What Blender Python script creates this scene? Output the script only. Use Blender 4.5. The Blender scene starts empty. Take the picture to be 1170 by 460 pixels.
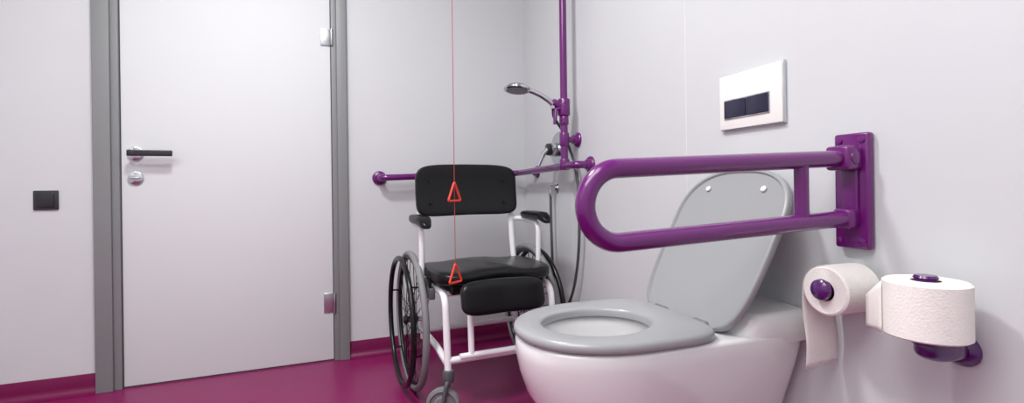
import bpy, bmesh, math, random
from mathutils import Vector, Matrix, Euler
random.seed(3)
R=math.radians
sc=bpy.context.scene
try:
    sc.view_settings.view_transform='Standard'; sc.view_settings.look='None'
except Exception as e: print(e)

# ------------------------------------------------------------ materials
def lin(c):
    return tuple((v/255/12.92 if v/255<=0.04045 else ((v/255+0.055)/1.055)**2.4) for v in c)+(1.0,)
def mat(name,rgb,rough=0.5,metal=0.0,var=0.0,vscale=4.0,bump=0.0,bscale=60.0,coat=0.0,spec=0.5,sss=0.0):
    m=bpy.data.materials.new(name); m.use_nodes=True
    nt=m.node_tree; b=nt.nodes['Principled BSDF']
    c=lin(rgb)
    b.inputs['Base Color'].default_value=c
    b.inputs['Roughness'].default_value=rough
    b.inputs['Metallic'].default_value=metal
    b.inputs['Specular IOR Level'].default_value=spec
    if coat: b.inputs['Coat Weight'].default_value=coat; b.inputs['Coat Roughness'].default_value=0.08
    tc=nt.nodes.new('ShaderNodeTexCoord')
    if var>0:
        n=nt.nodes.new('ShaderNodeTexNoise'); n.inputs['Scale'].default_value=vscale; n.inputs['Detail'].default_value=6
        r=nt.nodes.new('ShaderNodeValToRGB')
        r.color_ramp.elements[0].position=0.3; r.color_ramp.elements[1].position=0.7
        r.color_ramp.elements[0].color=tuple(v*(1-var) for v in c[:3])+(1,)
        r.color_ramp.elements[1].color=tuple(min(1,v*(1+var)) for v in c[:3])+(1,)
        nt.links.new(tc.outputs['Object'],n.inputs['Vector']); nt.links.new(n.outputs['Fac'],r.inputs['Fac'])
        nt.links.new(r.outputs['Color'],b.inputs['Base Color'])
    if bump>0:
        n2=nt.nodes.new('ShaderNodeTexNoise'); n2.inputs['Scale'].default_value=bscale; n2.inputs['Detail'].default_value=4
        bp=nt.nodes.new('ShaderNodeBump'); bp.inputs['Strength'].default_value=bump; bp.inputs['Distance'].default_value=0.002
        nt.links.new(tc.outputs['Object'],n2.inputs['Vector']); nt.links.new(n2.outputs['Fac'],bp.inputs['Height'])
        nt.links.new(bp.outputs['Normal'],b.inputs['Normal'])
    return m
M={}
M['wall']=mat('wall_vinyl',(205,208,210),0.45,var=0.022,vscale=2.2,bump=0.05,bscale=18,spec=0.32)
M['ceil']=mat('ceiling_paint',(232,234,234),0.8,var=0.01)
M['floor']=mat('floor_vinyl',(130,24,86),0.32,var=0.07,vscale=130,bump=0.12,bscale=160,spec=0.45)
M['cove']=mat('cove_vinyl',(112,14,70),0.42,var=0.05,vscale=130,bump=0.1,bscale=160,spec=0.4)
M['door']=mat('door_lacquer',(214,218,219),0.6,var=0.006,vscale=1.5,spec=0.22)
M['frame']=mat('frame_grey',(128,131,132),0.45,var=0.015)
M['gasket']=mat('gasket_dark',(60,62,64),0.6,var=0.02)
M['steel']=mat('satin_steel',(190,192,196),0.28,1.0,var=0.02)
M['chrome']=mat('chrome',(205,208,212),0.10,1.0,var=0.01)
M['dark']=mat('dark_lever',(38,38,42),0.3,var=0.03)
M['switch']=mat('switch_anthracite',(44,44,48),0.35,var=0.03)
M['purple']=mat('purple_nylon',(100,14,104),0.22,var=0.02,coat=0.4)
M['purple2']=mat('purple_nylon_dark',(76,16,94),0.22,var=0.02,coat=0.5)
M['ceramic']=mat('white_ceramic',(230,230,230),0.10,var=0.005,coat=0.6)
M['seat']=mat('grey_duroplast',(156,158,160),0.28,var=0.01,coat=0.2)
M['lid']=mat('grey_duroplast_lid',(151,153,155),0.34,var=0.01,spec=0.42)
M['white']=mat('white_plastic',(235,235,235),0.3,var=0.01)
M['glass']=mat('white_glass',(238,236,232),0.06,var=0.005,coat=0.8)
M['button']=mat('smoked_chrome_button',(66,64,84),0.2,0.7,var=0.03)
M['wtube']=mat('white_powdercoat',(238,238,240),0.28,var=0.01,coat=0.3)
M['black']=mat('black_polyurethane',(11,11,13),0.3,var=0.1,vscale=20,bump=0.12,bscale=120,spec=0.33)
M['blackgloss']=mat('black_rim',(16,16,18),0.25,var=0.05,spec=0.4)
M['tyre']=mat('grey_tyre',(125,126,128),0.6,var=0.05,bump=0.2)
M['caster']=mat('caster_grey',(82,84,88),0.5,var=0.05)
M['paper']=mat('tissue_paper',(240,237,232),0.95,var=0.015,vscale=30,bump=0.5,bscale=260,spec=0.1)
M['card']=mat('cardboard_core',(160,130,100),0.9,var=0.05)
M['red']=mat('red_plastic',(225,62,40),0.35,var=0.02)
M['cord']=mat('red_cord',(165,62,60),0.7,var=0.03)
M['hose']=mat('hose_grey',(105,107,112),0.25,0.7,var=0.05)
M['seam']=mat('weld_seam',(228,229,230),0.4,var=0.01)
M['water']=mat('bowl_water',(215,220,222),0.02,var=0.005)
em=bpy.data.materials.new('lamp_diffuser'); em.use_nodes=True
eb=em.node_tree.nodes['Principled BSDF']; eb.inputs['Base Color'].default_value=(1,1,1,1)
eb.inputs['Emission Color'].default_value=(1,0.985,0.96,1); eb.inputs['Emission Strength'].default_value=1.5
M['lamp']=em

# ------------------------------------------------------------ helpers
class Group:
    def __init__(s,name,loc=(0,0,0),rotz=0,local=False):
        s.e=bpy.data.objects.new(name,None); sc.collection.objects.link(s.e)
        s.e.empty_display_size=0.05
        s.e.matrix_world=Matrix.Translation(loc)@Matrix.Rotation(rotz,4,'Z'); s.local=local
        s.m=s.e.matrix_world.copy()
    def add(s,o):
        o.parent=s.e
        if not s.local: o.matrix_parent_inverse=s.m.inverted()
        return o
def fin(name,bm,m,group=None,smooth=True,ang=38):
    bmesh.ops.recalc_face_normals(bm,faces=bm.faces[:])
    me=bpy.data.meshes.new(name); bm.to_mesh(me); bm.free()
    if smooth:
        for p in me.polygons: p.use_smooth=True
        me.set_sharp_from_angle(angle=R(ang))
    o=bpy.data.objects.new(name,me); sc.collection.objects.link(o)
    me.materials.append(M[m] if isinstance(m,str) else m)
    if group: group.add(o)
    return o
def box(name,lo,hi,m,group=None,bev=0.0,seg=3,mx=None):
    bm=bmesh.new(); bmesh.ops.create_cube(bm,size=1)
    c=[(a+b)/2 for a,b in zip(lo,hi)]; d=[abs(b-a) for a,b in zip(lo,hi)]
    for v in bm.verts: v.co=Vector((v.co.x*d[0]+c[0],v.co.y*d[1]+c[1],v.co.z*d[2]+c[2]))
    if bev>0: bmesh.ops.bevel(bm,geom=bm.edges[:],offset=bev,segments=seg,profile=0.5,affect='EDGES')
    if mx: bm.transform(mx)
    return fin(name,bm,m,group)
def frame_from(d):
    d=d.normalized(); a=Vector((0,0,1)) if abs(d.z)<0.9 else Vector((1,0,0))
    u=d.cross(a).normalized(); return u,d.cross(u).normalized()
def sweep(name,pts,r,m,group=None,n=14,closed=False,caps=True):
    pts=[Vector(p) for p in pts]; N=len(pts)
    rs=r if isinstance(r,(list,tuple)) else [r]*N
    bm=bmesh.new(); rings=[]
    t0=(pts[1]-pts[0]).normalized(); u,_=frame_from(t0)
    for i,p in enumerate(pts):
        if closed: t=(pts[(i+1)%N]-pts[i-1]).normalized()
        elif i==0: t=(pts[1]-pts[0]).normalized()
        elif i==N-1: t=(pts[-1]-pts[-2]).normalized()
        else: t=((pts[i+1]-p).normalized()+(p-pts[i-1]).normalized()).normalized()
        u=(u-t*u.dot(t)).normalized(); w=t.cross(u)
        rings.append([bm.verts.new(p+(u*math.cos(2*math.pi*k/n)+w*math.sin(2*math.pi*k/n))*rs[i]) for k in range(n)])
    L=N if closed else N-1
    for i in range(L):
        a=rings[i]; b=rings[(i+1)%N]
        for k in range(n): bm.faces.new((a[k],a[(k+1)%n],b[(k+1)%n],b[k]))
    if not closed and caps:
        bm.faces.new(rings[0]); bm.faces.new(rings[-1][::-1])
    return fin(name,bm,m,group)
def fillet(pts,r,seg=8):
    pts=[Vector(p) for p in pts]; out=[pts[0]]
    for i in range(1,len(pts)-1):
        p=pts[i]; a=(pts[i-1]-p); b=(pts[i+1]-p)
        ra=min(r,a.length*0.49,b.length*0.49)
        p0=p+a.normalized()*ra; p1=p+b.normalized()*ra
        for k in range(seg+1):
            t=k/seg; out.append(p0*(1-t)**2+p*2*t*(1-t)+p1*t*t)
    out.append(pts[-1]); return out
def catmull(pts,seg=10):
    P=[Vector(p) for p in pts]; P=[P[0]*2-P[1]]+P+[P[-1]*2-P[-2]]; out=[]
    for i in range(1,len(P)-2):
        for k in range(seg):
            t=k/seg; a,b,c,d=P[i-1:i+3]
            out.append(0.5*((2*b)+(c-a)*t+(2*a-5*b+4*c-d)*t*t+(3*b-a-3*c+d)*t**3))
    out.append(P[-2]); return out
def lathe(name,prof,origin,axis,m,group=None,n=40):
    o=Vector(origin); ax=Vector(axis).normalized(); u,w=frame_from(ax)
    bm=bmesh.new(); rings=[]
    for r,h in prof:
        if r<1e-6: rings.append([bm.verts.new(o+ax*h)])
        else: rings.append([bm.verts.new(o+ax*h+(u*math.cos(2*math.pi*k/n)+w*math.sin(2*math.pi*k/n))*r) for k in range(n)])
    for a,b in zip(rings[:-1],rings[1:]):
        for k in range(n):
            k2=(k+1)%n
            if len(a)==1 and len(b)==1: continue
            if len(a)==1: bm.faces.new((a[0],b[k2],b[k]))
            elif len(b)==1: bm.faces.new((a[k],a[k2],b[0]))
            else: bm.faces.new((a[k],a[k2],b[k2],b[k]))
    return fin(name,bm,m,group,ang=32)
def cyl(name,p0,p1,r,m,group=None,bev=0.0,n=32):
    p0=Vector(p0); p1=Vector(p1); L=(p1-p0).length; b=min(bev,L*0.45,r*0.9)
    if b>0: prof=[(0,0),(r-b,0),(r-b*0.3,b*0.3),(r,b),(r,L-b),(r-b*0.3,L-b*0.3),(r-b,L),(0,L)]
    else: prof=[(0,0),(r,0),(r,L),(0,L)]
    return lathe(name,prof,p0,p1-p0,m,group,n)
def superq(name,size,e1,e2,m,group=None,fn=None,mx=None,nu=64,nv=32):
    a,b,c=size; bm=bmesh.new(); rings=[]
    sp=lambda v,e: math.copysign(abs(v)**e,v)
    for j in range(1,nv):
        ph=-math.pi/2+math.pi*j/nv; ring=[]
        for i in range(nu):
            th=2*math.pi*i/nu
            ring.append(bm.verts.new((a*sp(math.cos(ph),e1)*sp(math.cos(th),e2),b*sp(math.cos(ph),e1)*sp(math.sin(th),e2),c*sp(math.sin(ph),e1))))
        rings.append(ring)
    lo=bm.verts.new((0,0,-c)); hi=bm.verts.new((0,0,c))
    for A,B in zip(rings[:-1],rings[1:]):
        for i in range(nu): bm.faces.new((A[i],A[(i+1)%nu],B[(i+1)%nu],B[i]))
    for i in range(nu):
        bm.faces.new((lo,rings[0][(i+1)%nu],rings[0][i])); bm.faces.new((hi,rings[-1][i],rings[-1][(i+1)%nu]))
    if fn:
        for v in bm.verts: v.co=Vector(fn(*v.co))
    if mx: bm.transform(mx)
    return fin(name,bm,m,group,ang=80)
def torus(name,c,axis,R0,r,m,group=None,n=64,k=12):
    u,w=frame_from(Vector(axis)); c=Vector(c)
    return sweep(name,[c+(u*math.cos(2*math.pi*i/n)+w*math.sin(2*math.pi*i/n))*R0 for i in range(n)],r,m,group,n=k,closed=True)
def loft(name,rings,m,group=None,cap0=True,cap1=True,mx=None,ang=45):
    bm=bmesh.new(); RR=[[bm.verts.new(p) for p in r] for r in rings]; n=len(RR[0])
    for A,B in zip(RR[:-1],RR[1:]):
        for i in range(n): bm.faces.new((A[i],A[(i+1)%n],B[(i+1)%n],B[i]))
    if cap0: bm.faces.new(RR[0][::-1])
    if cap1: bm.faces.new(RR[-1])
    if mx: bm.transform(mx)
    return fin(name,bm,m,group,ang=ang)
def dring(xf,xb,xm,hw,yc,z,n=96,pf=2.15,pb=6.0,hwb=None):
    out=[]
    for i in range(n):
        th=2*math.pi*(i+0.5)/n; c=math.cos(th); s=math.sin(th); p=pb if c>0 else pf
        ex=abs(c)**(2/p); ey=abs(s)**(2/p)
        x=xm+((xb-xm)*ex if c>0 else -(xm-xf)*ex)
        h=hw
        if hwb is not None and c>0: h=hw+(hwb-hw)*min(1,max(0,ex))**1.5
        out.append(Vector((x,yc+h*math.copysign(ey,s),z)))
    return out
def extrude_profile(name,prof,p0,p1,out,m,group=None):
    p0=Vector(p0);p1=Vector(p1);out=Vector(out)
    bm=bmesh.new()
    A=[bm.verts.new(p0+out*d+Vector((0,0,z))) for d,z in prof]; B=[bm.verts.new(p1+out*d+Vector((0,0,z))) for d,z in prof]
    n=len(A)
    for i in range(n): bm.faces.new((A[i],A[(i+1)%n],B[(i+1)%n],B[i]))
    bm.faces.new(A); bm.faces.new(B[::-1])
    return fin(name,bm,m,group,ang=50)

# ------------------------------------------------------------ room
XR=1.03; YB=2.72; XL=-1.95; YF=-0.95; ZC=2.6; T=0.12
DL,DR,DT=-1.005,0.02,2.16   # rough opening
SW=Matrix.Translation((XR,YB,0))@Matrix.Rotation(R(2.5),4,'Z')@Matrix.Translation((-XR,-YB,0))
back_objs=[]
box('floor',(XL-T,YF-T,-0.1),(XR+T,YB+T,0),'floor')
box('ceiling',(XL-T,YF-T,ZC),(XR+T,YB+T,ZC+0.1),'ceil')
bm=bmesh.new()
def addbox(bm,lo,hi):
    g=bmesh.ops.create_cube(bm,size=1)['verts']
    for v in g: v.co=Vector([(lo[i]+hi[i])/2+v.co[i]*(hi[i]-lo[i]) for i in range(3)])
addbox(bm,(XL-T,YB,0),(DL,YB+T,ZC)); addbox(bm,(DR,YB,0),(XR+T,YB+T,ZC)); addbox(bm,(DL,YB,DT),(DR,YB+T,ZC))
back_objs.append(fin('wall_back',bm,'wall',smooth=False))
box('wall_right',(XR,YF-T,0),(XR+T,YB,ZC),'wall')
box('wall_left',(XL-T,YF-T,0),(XL,YB,ZC),'wall')
box('wall_front',(XL,YF-T,0),(XR,YF,ZC),'wall')
H=0.084
cp=[(0,0),(0,H),(0.003,H),(0.004,H-0.002),(0.004,0.035)]+[(0.034-0.03*math.cos(a),0.032-0.03*math.sin(a)) for a in [R(x) for x in (15,30,45,60,75,88)]]+[(0.04,0.0015),(0.04,0)]
back_objs.append(extrude_profile('baseboard_back',cp,(XL,YB,0),(-1.02,YB,0),(0,-1,0),'cove'))
back_objs.append(extrude_profile('baseboard_back_corner',cp,(0.03,YB,0),(XR,YB,0),(0,-1,0),'cove'))
extrude_profile('baseboard_right',cp,(XR,YF,0),(XR,YB,0),(-1,0,0),'cove')
extrude_profile('baseboard_left',cp,(XL,YF,0),(XL,YB-0.13,0),(1,0,0),'cove')
extrude_profile('baseboard_front',cp,(XL,YF,0),(XR,YF,0),(0,1,0),'cove')
box('trim_1',(XR-0.0008,1.277,H),(XR+0.001,1.2795,ZC),'seam')
box('trim_2',(XR-0.0008,2.10,H),(XR+0.001,2.102,ZC),'wall')

# door
g=Group('door_1',(-0.5,YB,0)); back_objs.append(g.e)
box('leaf',(-0.925,YB-0.004,0.006),(-0.047,YB+0.04,2.085),'door',g,bev=0.002)
def jamb(nm,x0,x1):
    box(nm,(x0,YB-0.03,0),(x1,YB+0.1,2.17),'frame',g,bev=0.003)
jamb('jamb_left_outer',-1.02,-0.957); jamb('jamb_right_outer',-0.018,0.03)
box('jamb_left_inner',(-0.957,YB-0.018,0),(-0.929,YB+0.1,2.17),'frame',g,bev=0.002)
box('jamb_right_inner',(-0.043,YB-0.018,0),(-0.018,YB+0.1,2.17),'frame',g,bev=0.002)
box('gasket_left',(-0.9292,YB-0.003,0),(-0.925,YB+0.05,2.09),'gasket',g)
box('gasket_right',(-0.047,YB-0.003,0),(-0.0428,YB+0.05,2.09),'gasket',g)
box('head',(-1.02,YB-0.03,2.09),(0.03,YB+0.1,2.17),'frame',g,bev=0.003)
box('threshold',(-0.93,YB-0.002,0),(-0.04,YB+0.1,0.005),'gasket',g)
for nm,z,hh in (('hinge_upper',1.645,0.042),('hinge_lower',0.295,0.05)):
    box(nm+'_plate',(-0.092,YB-0.010,z-hh),(-0.046,YB-0.003,z+hh),'steel',g,bev=0.002)
    cyl(nm+'_pin',(-0.040,YB-0.024,z-hh),(-0.040,YB-0.024,z+hh),0.006,'steel',g,bev=0.002)
yh=YB-0.004; hx=-0.872
cyl('rosette',(hx,yh,1.045),(hx,yh-0.010,1.045),0.031,'chrome',g,bev=0.003)
cyl('handle_neck',(hx,yh-0.008,1.045),(hx,yh-0.055,1.045),0.0105,'chrome',g,bev=0.002)
box('handle_lever',(hx+0.012,yh-0.066,1.031),(hx+0.152,yh-0.048,1.057),'dark',g,bev=0.004)
box('handle_knuckle',(hx-0.016,yh-0.068,1.031),(hx+0.016,yh-0.046,1.058),'dark',g,bev=0.005)
cyl('key_rosette',(hx,yh,0.935),(hx,yh-0.010,0.935),0.030,'chrome',g,bev=0.003)
box('thumbturn',(hx-0.018,yh-0.024,0.930),(hx+0.018,yh-0.008,0.940),'steel',g,bev=0.003)

# switch
g=Group('light_switch',(-1.2,YB,0.85)); back_objs.append(g.e)
box('switch_frame',(-1.230,YB-0.009,0.802),(-1.146,YB,0.884),'switch',g,bev=0.003)
box('switch_rocker',(-1.217,YB-0.014,0.814),(-1.159,YB-0.006,0.872),'dark',g,bev=0.002)
for o in back_objs: o.matrix_world=SW@o.matrix_world

# flush plate
g=Group('flush_plate',(XR,1.02,1.105))
y0,y1,z0,z1=0.910,1.118,1.027,1.177
box('plate_frame',(XR-0.010,y0-0.002,z0-0.002),(XR,y1+0.002,z1+0.002),'chrome',g,bev=0.002)
box('plate_glass',(XR-0.014,y0,z0),(XR-0.006,y1,z1),'glass',g,bev=0.0015)
box('button_bezel',(XR-0.0165,0.945,1.054),(XR-0.010,1.099,1.108),'chrome',g,bev=0.001)
box('button_full',(XR-0.020,1.022,1.057),(XR-0.012,1.096,1.105),'button',g,bev=0.002)
box('button_half',(XR-0.020,0.948,1.057),(XR-0.012,1.019,1.105),'button',g,bev=0.002)

# ------------------------------------------------------------ folding grab rail
g=Group('folding_grab_rail',(XR,0.738,0.86))
yr=0.738; r=0.0172
box('wall_plate',(XR-0.020,yr-0.037,0.738),(XR,yr+0.037,0.980),'purple',g,bev=0.006)
zt0,zb0=0.907,0.779; cx=0.451; rr=(zt0-zb0)/2; cz=(zt0+zb0)/2
pts=[Vector((0.985,yr,0.927))]
for k in range(0,25):
    a=math.pi/2+math.pi*k/24
    pts.append(Vector((cx+rr*math.cos(a),yr,cz+rr*math.sin(a))))
pts.append(Vector((0.985,yr,0.802)))
sweep('rail_loop',pts,r,'purple',g,n=24)
sweep('rail_strut',[(0.872,yr,0.798),(0.872,yr,0.922)],0.0135,'purple',g,n=20)
box('pivot_head',(0.968,yr-0.026,0.902),(1.014,yr+0.026,0.953),'purple',g,bev=0.008)
cyl('pivot_pin',(0.990,yr-0.029,0.928),(0.990,yr+0.029,0.928),0.014,'purple',g,bev=0.003)
box('rail_stop',(0.980,yr-0.020,0.782),(1.014,yr+0.020,0.822),'purple',g,bev=0.007)
box('plate_rib',(1.002,yr-0.018,0.80),(1.014,yr+0.018,0.93),'purple',g,bev=0.004)
for i,z in enumerate((0.755,0.965)):
    for j,dy in enumerate((-0.024,0.024)):
        cyl('screw_cap_%d%d'%(i,j),(XR-0.0195,yr+dy,z),(XR-0.023,yr+dy,z),0.007,'purple',g,bev=0.001,n=16)

# ------------------------------------------------------------ toilet
TY=1.022
g=Group('wall_hung_toilet',(XR,TY,0.4))
W=XR+0.0
specs=[ # z, front, hw, hw at wall
 (0.215,0.66,0.085,0.075),(0.225,0.61,0.10,0.085),(0.26,0.54,0.118,0.095),(0.31,0.475,0.138,0.108),(0.36,0.425,0.154,0.126),(0.41,0.394,0.167,0.146),(0.46,0.377,0.176,0.166),(0.50,0.370,0.180,0.178),(0.529,0.370,0.181,0.180),(0.5355,0.374,0.178,0.178)]
rings=[dring(f,W,0.60,h,TY,z,pb=9,hwb=hb) for z,f,h,hb in specs]
rings.append(dring(0.384,W-0.004,0.60,0.171,TY,0.538,pb=9))
def ell(cx,a,b,z,n=96):
    return [Vector((cx+a*math.cos(2*math.pi*(i+0.5)/n),TY+b*math.sin(2*math.pi*(i+0.5)/n),z)) for i in range(n)]
for a,b,z,c in ((0.150,0.128,0.538,0.565),(0.142,0.120,0.532,0.565),(0.138,0.116,0.508,0.567),(0.130,0.108,0.44,0.575),(0.11,0.09,0.37,0.60),(0.075,0.065,0.32,0.63),(0.05,0.045,0.28,0.65)):
    rings.append(ell(c,a,b,z))
loft('bowl',rings,'ceramic',g,ang=60)
lathe('bowl_water',[(0,0),(0.07,0)],(0.625,TY,0.325),(0,0,1),'water',g)
def deck(z,xf,hw): return dring(xf,W,0.93,hw,TY,z,pf=5,pb=9)
loft('rear_deck',[deck(0.515,0.812,0.176),deck(0.53,0.818,0.1785),deck(0.54,0.823,0.1788),deck(0.555,0.833,0.177),deck(0.572,0.845,0.172),deck(0.580,0.852,0.166),deck(0.583,0.864,0.158)],'ceramic',g,ang=60)
def so(z,ins): return dring(0.366+ins,0.785-ins,0.60,0.186-ins,TY,z,pf=2.15,pb=5)
def si(z,off): return ell(0.560,0.130-off,0.112-off,z)
seat_r=[si(0.541,0),so(0.540,0.010),so(0.542,0.003),so(0.547,0.0),so(0.556,0.001),so(0.561,0.005),so(0.563,0.012),si(0.562,-0.010),si(0.560,-0.003),si(0.555,0.0),si(0.541,0)]
loft('seat_ring',seat_r,'seat',g,cap0=False,cap1=False,ang=60)
LL=0.430
def lo_(h,ins): return [Vector((p.x,p.y,h)) for p in dring(0.0+ins,LL-ins*0.6,0.15,0.185-ins,0,0,pf=2.6,pb=5.5,hwb=0.177-ins)]
lr=[lo_(-0.012,0.02),lo_(-0.011,0.006),lo_(-0.005,0.0),lo_(0.008,0.0),lo_(0.011,0.003),lo_(0.011,0.009),lo_(0.005,0.012),lo_(0.005,0.05)]
hp=Vector((0.800,TY,0.536)); tp=Vector((1.000,TY,0.896))
d=(tp-hp).normalized(); nrm=Vector((-d.z,0,d.x))
mx=Matrix(((-d.x,0,nrm.x,hp.x+d.x*LL),(0,1,0,TY),(-d.z,0,nrm.z,hp.z+d.z*LL),(0,0,0,1)))
loft('lid',lr,'lid',g,mx=mx,ang=50)
for i,s in enumerate((-1,1)):
    p=mx@Vector((0.060,s*0.095,0.005)); q=mx@Vector((0.060,s*0.095,0.012))
    cyl('lid_buffer_%d'%(i+1),p,q,0.008,'white',g,bev=0.003,n=20)
    cyl('hinge_%d'%(i+1),(0.795,TY+s*0.075-0.02,0.548),(0.795,TY+s*0.075+0.02,0.548),0.011,'steel',g,bev=0.002,n=20)

# ------------------------------------------------------------ toilet rolls
g=Group('toilet_roll_holder',(XR,0.729,0.66))
ry,rz=0.729,0.662
cyl('flange',(XR,ry,rz),(XR-0.010,ry,rz),0.030,'purple2',g,bev=0.004)
cyl('spindle',(XR-0.008,ry,rz),(0.905,ry,rz),0.016,'purple2',g)
lathe('end_cap',[(0,0),(0.019,0),(0.0215,0.005),(0.020,0.012),(0.013,0.018),(0,0.020)],(0.917,ry,rz),(-1,0,0),'purple2',g)
g=Group('toilet_roll',(0.965,ry,rz))
def rollprof(Ro,Ri,L): return [(Ri,0),(Ro-0.004,0),(Ro,0.003),(Ro,L-0.003),(Ro-0.004,L),(Ri,L),(Ri,0)]
lathe('paper_body',rollprof(0.050,0.021,0.095),(1.015,ry,rz-0.003),(-1,0,0),'paper',g,n=64)
lathe('core',[(0.0205,0),(0.0215,0),(0.0215,0.094),(0.0205,0.094),(0.0205,0)],(1.0145,ry,rz-0.003),(-1,0,0),'card',g)
def sheet(name,path,w0,w1,m,grp,ragged=0.0,taper=0.0):
    bm=bmesh.new(); n=len(path); K=8; G=[]
    for i,p in enumerate(path):
        row=[]
        f=taper*i/(n-1)
        for k in range(K+1):
            q=Vector(p)+Vector(w0).lerp(Vector(w1),k/K*(1-f))
            row.append(q)
        G.append(row)
    if ragged:
        for k in range(K+1): G[-1][k].z+=ragged*(math.sin(k*2.1)*0.4+k/K*1.2)
    V=[[bm.verts.new(q) for q in row] for row in G]
    for i in range(n-1):
        for k in range(K): bm.faces.new((V[i][k],V[i][k+1],V[i+1][k+1],V[i+1][k]))
    o=fin(name,bm,m,grp,ang=80)
    md=o.modifiers.new('t','SOLIDIFY'); md.thickness=0.0006
    return o
path=[]
for a in (90,70,50,30,10,0): path.append((0,ry+0.0508*math.cos(R(a)),rz-0.003+0.0508*math.sin(R(a))))
for i in range(1,11): path.append((0.0008*i,ry+0.0508+0.003*math.sin(i*0.7),rz-0.003-0.0182*i))
sheet('hanging_sheet',path,(0.921,0,0),(1.013,0,0),'paper',g,ragged=0.012)

g=Group('spare_roll_holder',(XR,0.55,0.59))
ux,uy=0.934,0.555
lathe('flange',[(0,0),(0.028,0),(0.030,0.004),(0.027,0.012),(0.020,0.020),(0,0.022)],(XR,uy,0.582),(-1,0,0),'purple2',g)
superq('arm',(0.055,0.026,0.021),0.7,1.0,'purple2',g,fn=lambda a,b,c:(a,b,c+0.014*(a/0.055)**2*(-1 if a>0 else 0.4)),mx=Matrix.Translation((XR-0.060,uy,0.592)))
cyl('dish',(ux,uy,0.603),(ux,uy,0.615),0.024,'purple2',g,bev=0.004)
cyl('spindle',(ux,uy,0.605),(ux,uy,0.716),0.016,'purple2',g)
lathe('top_cap',[(0,0),(0.016,0),(0.018,0.003),(0.015,0.007),(0,0.008)],(ux,uy,0.712),(0,0,1),'purple2',g)
g=Group('toilet_roll',(ux,uy,0.665))
RR_=0.0605
lathe('paper_body',rollprof(RR_,0.021,0.094),(ux,uy,0.616),(0,0,1),'paper',g,n=72)
lathe('core',[(0.0205,0),(0.0215,0),(0.0215,0.093),(0.0205,0.093),(0.0205,0)],(ux,uy,0.6165),(0,0,1),'card',g)
P=[(ux-0.045,uy+0.042),(ux-0.040,uy+0.052),(ux-0.036,uy+0.061),(ux-0.034,uy+0.069),(ux-0.034,uy+0.077)]
sheet('loose_tail',[(a,b,0.0) for a,b in P],(0,0,0.615),(0,0,0.706),'paper',g,taper=0.35)

# ------------------------------------------------------------ shower rail
g=Group('shower_grab_rail',(XR,2.0,0.95))
ro=0.0165; off=0.075
zl,zc,zr=0.928,0.950,0.966
pl=SW@Vector((0.190,YB,zl)); pl2=SW@Vector((0.190,YB-off,zl)); pc=SW@Vector((XR-off,YB-off,zc))
path=fillet([pl,pl2,pc,(XR-off,1.905,zr),(XR,1.905,zr)],0.045,10)
sweep('horizontal_rail',path,ro,'purple',g,n=20)
def flange(nm,p,ax,rr=0.037):
    lathe(nm,[(0,0),(rr,0),(rr,0.006),(rr-0.004,0.012),(ro+0.005,0.016),(ro+0.004,0.026),(0,0.026)],p,ax,'purple',g)
flange('flange_left',pl,(0.044,-1,0)); flange('flange_right',(XR,1.905,zr),(-1,0,0))
sweep('corner_bracket',[(XR,2.52,zc+0.003),(XR-off,2.52,zc+0.003)],0.013,'purple',g,n=16)
flange('flange_corner',(XR,2.52,zc+0.003),(-1,0,0),0.033)
vy=2.015; vx=XR-off
sweep('vertical_rail',[(vx,vy,zr-0.004),(vx,vy,2.12)],ro,'purple',g,n=20)
cyl('tee_collar',(vx,vy,zr-0.02),(vx,vy,zr+0.03),0.0225,'purple',g,bev=0.004)
cyl('rail_collar',(vx,vy,1.150),(vx,vy,1.190),0.021,'purple',g,bev=0.004)
sweep('lower_bracket',[(XR,vy+0.01,1.085),(vx,vy,1.085)],0.014,'purple',g,n=16)
cyl('bracket_collar',(vx,vy,1.055),(vx,vy,1.115),0.022,'purple',g,bev=0.004)
flange('flange_lower',(XR,vy+0.01,1.085),(-1,0,0),0.034)
sweep('upper_bracket',[(XR,vy,2.06),(vx,vy,2.06)],0.014,'purple',g,n=16)
flange('flange_upper',(XR,vy,2.06),(-1,0,0),0.034)
cyl('rail_top_cap',(vx,vy,2.115),(vx,vy,2.13),0.0175,'purple',g,bev=0.006)
DZ=-0.040
cyl('slider_body',(vx,vy,1.230+DZ),(vx,vy,1.308+DZ),0.028,'purple',g,bev=0.006)
sweep('slider_lever',[(vx-0.015,vy,1.27+DZ),(vx-0.045,vy-0.01,1.255+DZ),(vx-0.052,vy-0.012,1.19+DZ)],[0.013,0.011,0.007],'purple',g,n=12)
cyl('slider_cone',(vx-0.02,vy,1.275+DZ),(vx-0.058,vy-0.004,1.290+DZ),0.018,'purple',g,bev=0.003)

g=Group('hand_shower',(0.85,2.0,1.3))
hd=[(vx-0.055,vy-0.002,1.262+DZ),(vx-0.062,vy-0.003,1.285+DZ),(vx-0.105,vy-0.004,1.313+DZ),(vx-0.155,vy-0.005,1.333+DZ),(vx-0.190,vy-0.006,1.340+DZ)]
sweep('handle',catmull(hd,6),0.0115,'chrome',g,n=16)
ax=Vector((-0.10,-0.10,-1)).normalized()
hc=Vector((vx-0.225,vy-0.006,1.344+DZ))
lathe('spray_head',[(0,-0.018),(0.02,-0.017),(0.045,-0.009),(0.058,0.002),(0.059,0.010),(0.054,0.013),(0.052,0.0125),(0,0.0125)],hc,ax,'chrome',g)
lathe('spray_face',[(0,0.0127),(0.046,0.0127),(0.046,0.0145),(0,0.0155)],hc,ax,'frame',g)

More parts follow.
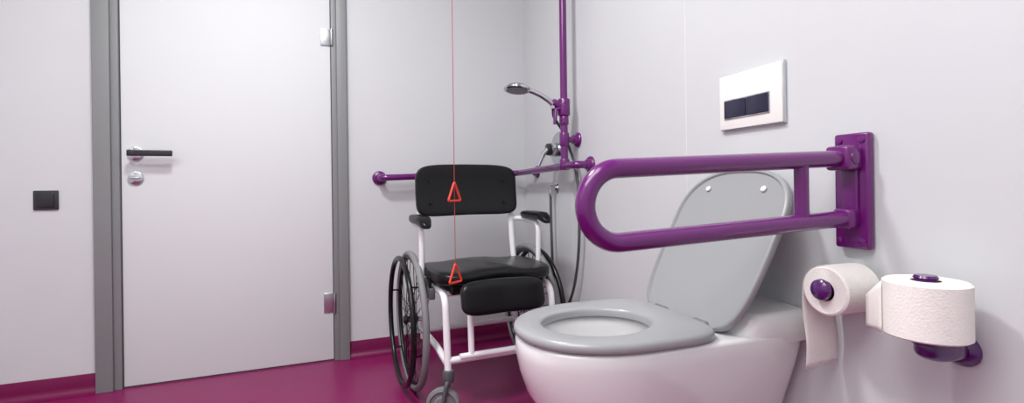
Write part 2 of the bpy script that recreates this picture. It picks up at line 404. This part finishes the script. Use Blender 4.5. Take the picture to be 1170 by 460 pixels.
g=Group('shower_mixer',(XR,2.25,1.07))
my,mz=2.225,1.055
lathe('escutcheon',[(0,0),(0.088,0),(0.090,0.004),(0.086,0.010),(0,0.013)],(XR,my,mz),(-1,0,0),'chrome',g)
cyl('mixer_body',(XR-0.008,my,mz),(XR-0.055,my,mz),0.034,'chrome',g,bev=0.006)
cyl('mixer_dial',(XR-0.050,my,mz),(XR-0.072,my,mz),0.030,'dark',g,bev=0.006)
sweep('mixer_lever',[(XR-0.065,my,mz),(XR-0.085,my+0.01,mz-0.020),(XR-0.110,my+0.015,mz-0.080)],[0.015,0.013,0.009],'chrome',g,n=14)

g=Group('shower_hose',(XR,2.27,0.86))
oy,oz=2.265,0.865
lathe('outlet_rosette',[(0,0),(0.026,0),(0.027,0.004),(0.022,0.010),(0,0.011)],(XR,oy,oz),(-1,0,0),'chrome',g)
cyl('outlet_elbow',(XR-0.006,oy,oz),(XR-0.045,oy,oz),0.014,'chrome',g,bev=0.004)
cyl('outlet_nut',(XR-0.036,oy,oz+0.008),(XR-0.036,oy,oz-0.045),0.012,'chrome',g,bev=0.003)
hose=[(XR-0.036,oy,oz-0.03),(XR-0.036,oy,0.75),(XR-0.035,oy-0.005,0.58),(XR-0.035,oy-0.02,0.40),(XR-0.035,oy-0.07,0.295),(XR-0.035,oy-0.16,0.295),(XR-0.034,2.015,0.42),(XR-0.034,1.965,0.60),(XR-0.034,1.96,0.80),(XR-0.034,1.985,0.95),(XR-0.030,2.06,1.05),(XR-0.055,2.075,1.13),(XR-0.112,2.04,1.185),(vx-0.055,vy-0.002,1.222)]
sweep('hose',catmull(hose,10),0.0068,'hose',g,n=10)

# ------------------------------------------------------------ pull cord
g=Group('emergency_pull_cord',(0.348,1.573,1.2))
px,py=0.350,1.580
def tri(nm,zt,rot):
    s=0.030;h=0.062
    P=[Vector((0,0,zt)),Vector((-s,0,zt-h)),Vector((s,0,zt-h))]
    mx=Matrix.Translation((px,py,0))@Matrix.Rotation(rot,4,'Z')
    pts=[]
    for i in range(3):
        p=P[i];a=P[i-1]-p;b=P[(i+1)%3]-p
        for k in range(5):
            t=k/4; pts.append(mx@((p+a.normalized()*0.007)*(1-t)**2+p*2*t*(1-t)+(p+b.normalized()*0.007)*t*t))
    sweep(nm,pts,0.0038,'red',g,n=10,closed=True)
tri('pull_triangle_upper',0.894,R(35)); tri('pull_triangle_lower',0.627,R(35))
sweep('cord',[(px,py,ZC-0.02),(px,py,1.6),(px,py,0.624)],0.0012,'cord',g,n=8)
lathe('ceiling_box',[(0,0),(0.04,0),(0.04,0.02),(0.03,0.028),(0,0.03)],(px,py,ZC),(0,0,-1),'white',g)

# ------------------------------------------------------------ wheelchair (local coords: -y forward)
g=Group('shower_wheelchair',(0.567,2.20,0),R(4),local=True)
for sd,nm in ((-1,'left'),(1,'right')):
    x=sd*0.285; zc_=0.300
    torus('tyre_'+nm,(x,0,zc_),(1,0,0),0.285,0.0145,'tyre',g,n=80)
    torus('rim_'+nm,(x,0,zc_),(1,0,0),0.267,0.009,'blackgloss',g,n=80)
    torus('push_rim_'+nm,(x+sd*0.045,0,zc_),(1,0,0),0.268,0.0115,'blackgloss',g,n=80)
    lathe('hub_'+nm,[(0,-0.03),(0.012,-0.03),(0.024,-0.022),(0.014,-0.012),(0.014,0.012),(0.024,0.022),(0.014,0.034),(0,0.036)],(x,0,zc_),(sd,0,0),'blackgloss',g,n=24)
    bm=bmesh.new()
    for k in range(28):
        a=2*math.pi*k/28; b=a+(0.5 if k%2 else -0.5); hx_=0.02 if (k//2)%2 else -0.02
        p=Vector((x+sd*hx_,0.020*math.cos(b),zc_+0.020*math.sin(b))); q=Vector((x,0.262*math.cos(a),zc_+0.262*math.sin(a)))
        dd=q-p; mxx=Matrix.Translation((p+q)/2)@dd.to_track_quat('Z','Y').to_matrix().to_4x4()
        bmesh.ops.create_cone(bm,cap_ends=True,segments=6,radius1=0.0018,radius2=0.0018,depth=dd.length,matrix=mxx)
    fin('spokes_'+nm,bm,'blackgloss',g)
    for k in range(6):
        a=2*math.pi*(k+0.3)/6
        sweep('rim_tab_%s_%d'%(nm,k+1),[(x,0.262*math.cos(a),zc_+0.262*math.sin(a)),(x+sd*0.045,0.266*math.cos(a),zc_+0.266*math.sin(a))],0.004,'blackgloss',g,n=8)
    cyl('axle_'+nm,(x-sd*0.01,0,zc_),(sd*0.215,0,zc_),0.009,'steel',g)
    X=sd*0.225; tr=0.0135
    sweep('back_post_'+nm,fillet([(X,0.03,0.20),(X,0.03,0.50),(X,0.06,0.62),(X,0.085,0.95)],0.06),tr,'wtube',g)
    sweep('side_frame_'+nm,fillet([(X,0.03,0.470),(X,-0.345,0.470),(X,-0.375,0.165)],0.06),tr,'wtube',g)
    sweep('lower_rail_'+nm,fillet([(X,0.03,0.235),(X,-0.20,0.235),(X,-0.368,0.215)],0.05),tr,'wtube',g)
    sweep('axle_brace_'+nm,[(X,0.03,0.30),(X,-0.12,0.465)],0.010,'wtube',g)
    AX=sd*0.268
    sweep('arm_tube_'+nm,fillet([(AX,-0.14,0.455),(AX,-0.15,0.710),(AX,0.03,0.720),(X,0.075,0.720)],0.045),0.0115,'wtube',g)
    box('arm_socket_'+nm,(min(X,AX)-0.014,-0.158,0.44),(max(X,AX)+0.014,-0.125,0.50),'caster',g,bev=0.004)
    superq('arm_pad_'+nm,(0.031,0.135,0.019),0.6,0.7,'black',g,fn=lambda a,b,c:(a,b,c-0.02*max(0,(-b-0.08))/0.05),mx=Matrix.Translation((AX,-0.115,0.742)))
    cyl('caster_head_'+nm,(X,-0.375,0.150),(X,-0.375,0.195),0.021,'caster',g,bev=0.004)
    CM=Matrix.Translation((X,-0.375,0))@Matrix.Rotation(R(65),4,'Z')
    for q in (-1,1):
        sweep('caster_fork_%s_%d'%(nm,(q+3)//2),fillet([CM@Vector((0,0,0.160)),CM@Vector((q*0.024,0.002,0.150)),CM@Vector((q*0.024,0.020,0.066))],0.015),0.0085,'caster',g,n=10)
    wo=CM@Vector((0,0.020,0.066)); wa=CM.to_3x3()@Vector((1,0,0))
    lathe('caster_wheel_'+nm,[(0,-0.013),(0.03,-0.013),(0.036,-0.009),(0.046,-0.009),(0.052,-0.016),(0.062,-0.013),(0.0655,0),(0.062,0.013),(0.052,0.016),(0.046,0.009),(0.036,0.009),(0.03,0.013),(0,0.013)],wo,wa,'tyre',g,n=36)
    cyl('caster_axle_'+nm,wo-wa*0.034,wo+wa*0.034,0.008,'steel',g,bev=0.001,n=16)
    HX=sd*0.135-0.01
    sweep('hanger_'+nm,fillet([(HX,-0.30,0.455),(HX,-0.400,0.45),(HX,-0.412,0.255)],0.04),0.0115,'wtube',g)
    box('brake_'+nm,(X+sd*0.012,-0.245,0.43),(X+sd*0.035,-0.19,0.475),'caster',g,bev=0.005)
    sweep('brake_lever_'+nm,[(X+sd*0.026,-0.22,0.455),(X+sd*0.03,-0.235,0.52)],0.006,'blackgloss',g,n=10)
sweep('front_crossbar',[(-0.225,-0.368,0.225),(0.225,-0.368,0.225)],0.0135,'wtube',g)
sweep('footrest_bar',[(-0.19,-0.413,0.25),(0.17,-0.413,0.25)],0.0115,'wtube',g)
sweep('rear_crossbar',[(-0.225,0.03,0.235),(0.225,0.03,0.235)],0.0125,'wtube',g)
sweep('mid_crossbar',[(-0.225,-0.05,0.47),(0.225,-0.05,0.47)],0.011,'wtube',g)
sweep('front_seat_crossbar',[(-0.225,-0.30,0.462),(0.225,-0.30,0.462)],0.011,'wtube',g)
superq('backrest',(0.247,0.120,0.020),0.35,0.34,'black',g,
  fn=lambda a,b,c:(a,(-c)-0.55*a*a+0.010*math.cos(b*14)+0.10*(b),b+0.008*(1-(a/0.247)**2)),mx=Matrix.Translation((0,0.082,0.856)))
for sd in (-1,1):
    for z in (0.80,0.90): cyl('back_screw_%d'%(int(z*100)+sd),(sd*0.18,0.058+(z-0.85)*0.1,z),(sd*0.18,0.036+(z-0.85)*0.1,z),0.005,'blackgloss',g,n=12)
def seatfn(a,b,c):
    z=c
    if c>0: z=c+0.006*math.cos(a*22)-0.012*math.exp(-(a/0.03)**2)*(1 if b<0 else 0.3)
    k=math.exp(-(a/0.055)**2)
    y=b+(0.045*k*max(0,-b/0.2))
    return (a,y,z)
superq('seat_pad',(0.248,0.200,0.031),0.42,0.42,'black',g,fn=seatfn,mx=Matrix.Translation((-0.008,-0.185,0.525)),nu=96)
box('commode_pan',(-0.20,-0.345,0.462),(0.195,0.0,0.50),'black',g,bev=0.008)
superq('calf_pad',(0.165,0.060,0.027),0.5,0.42,'black',g,fn=lambda a,b,c:(a,-c+0.25*b-0.02*abs(a)/0.168,b),mx=Matrix.Translation((-0.034,-0.445,0.470)))
for sd in (-1,1): box('calf_bracket_%d'%((sd+3)//2),(sd*0.135-0.022,-0.435,0.425),(sd*0.135+0.002,-0.40,0.46),'caster',g,bev=0.003)

# ------------------------------------------------------------ lights
def lamp(nm,x,y,sx,sy,e):
    gg=Group(nm,(x,y,ZC))
    box('housing',(x-sx/2-0.02,y-sy/2-0.02,ZC-0.03),(x+sx/2+0.02,y+sy/2+0.02,ZC),'white',gg,bev=0.004)
    box('diffuser',(x-sx/2,y-sy/2,ZC-0.034),(x+sx/2,y+sy/2,ZC-0.028),'lamp',gg)
    l=bpy.data.lights.new(nm+'_light','AREA'); l.shape='RECTANGLE'; l.size=sx; l.size_y=sy; l.energy=e; l.color=(1,0.992,0.99)
    o=bpy.data.objects.new('light',l); sc.collection.objects.link(o); o.location=(x,y,ZC-0.04); gg.add(o)
lamp('ceiling_lamp',-0.30,1.35,0.25,0.25,33)
lamp('added_fill_panel',-0.75,0.15,1.9,1.2,44)  # unseen wide panel, added as fill to flatten the light and lift the left
w=bpy.data.worlds.new('world'); sc.world=w; w.use_nodes=True
w.node_tree.nodes['Background'].inputs['Color'].default_value=(0.8,0.8,0.82,1); w.node_tree.nodes['Background'].inputs['Strength'].default_value=0.3

# ------------------------------------------------------------ camera
cam=bpy.data.cameras.new('camera'); co=bpy.data.objects.new('camera',cam); sc.collection.objects.link(co)
cam.sensor_fit='HORIZONTAL'; cam.sensor_width=36; cam.lens=36*560/1170; cam.shift_y=-0.0157; cam.clip_start=0.02
co.matrix_world=Matrix.Translation((0,0,0.88))@Matrix.Rotation(R(-19.2),4,'Z')@Matrix.Rotation(R(90),4,'X')@Matrix.Rotation(R(-0.75),4,'Z')
sc.camera=co
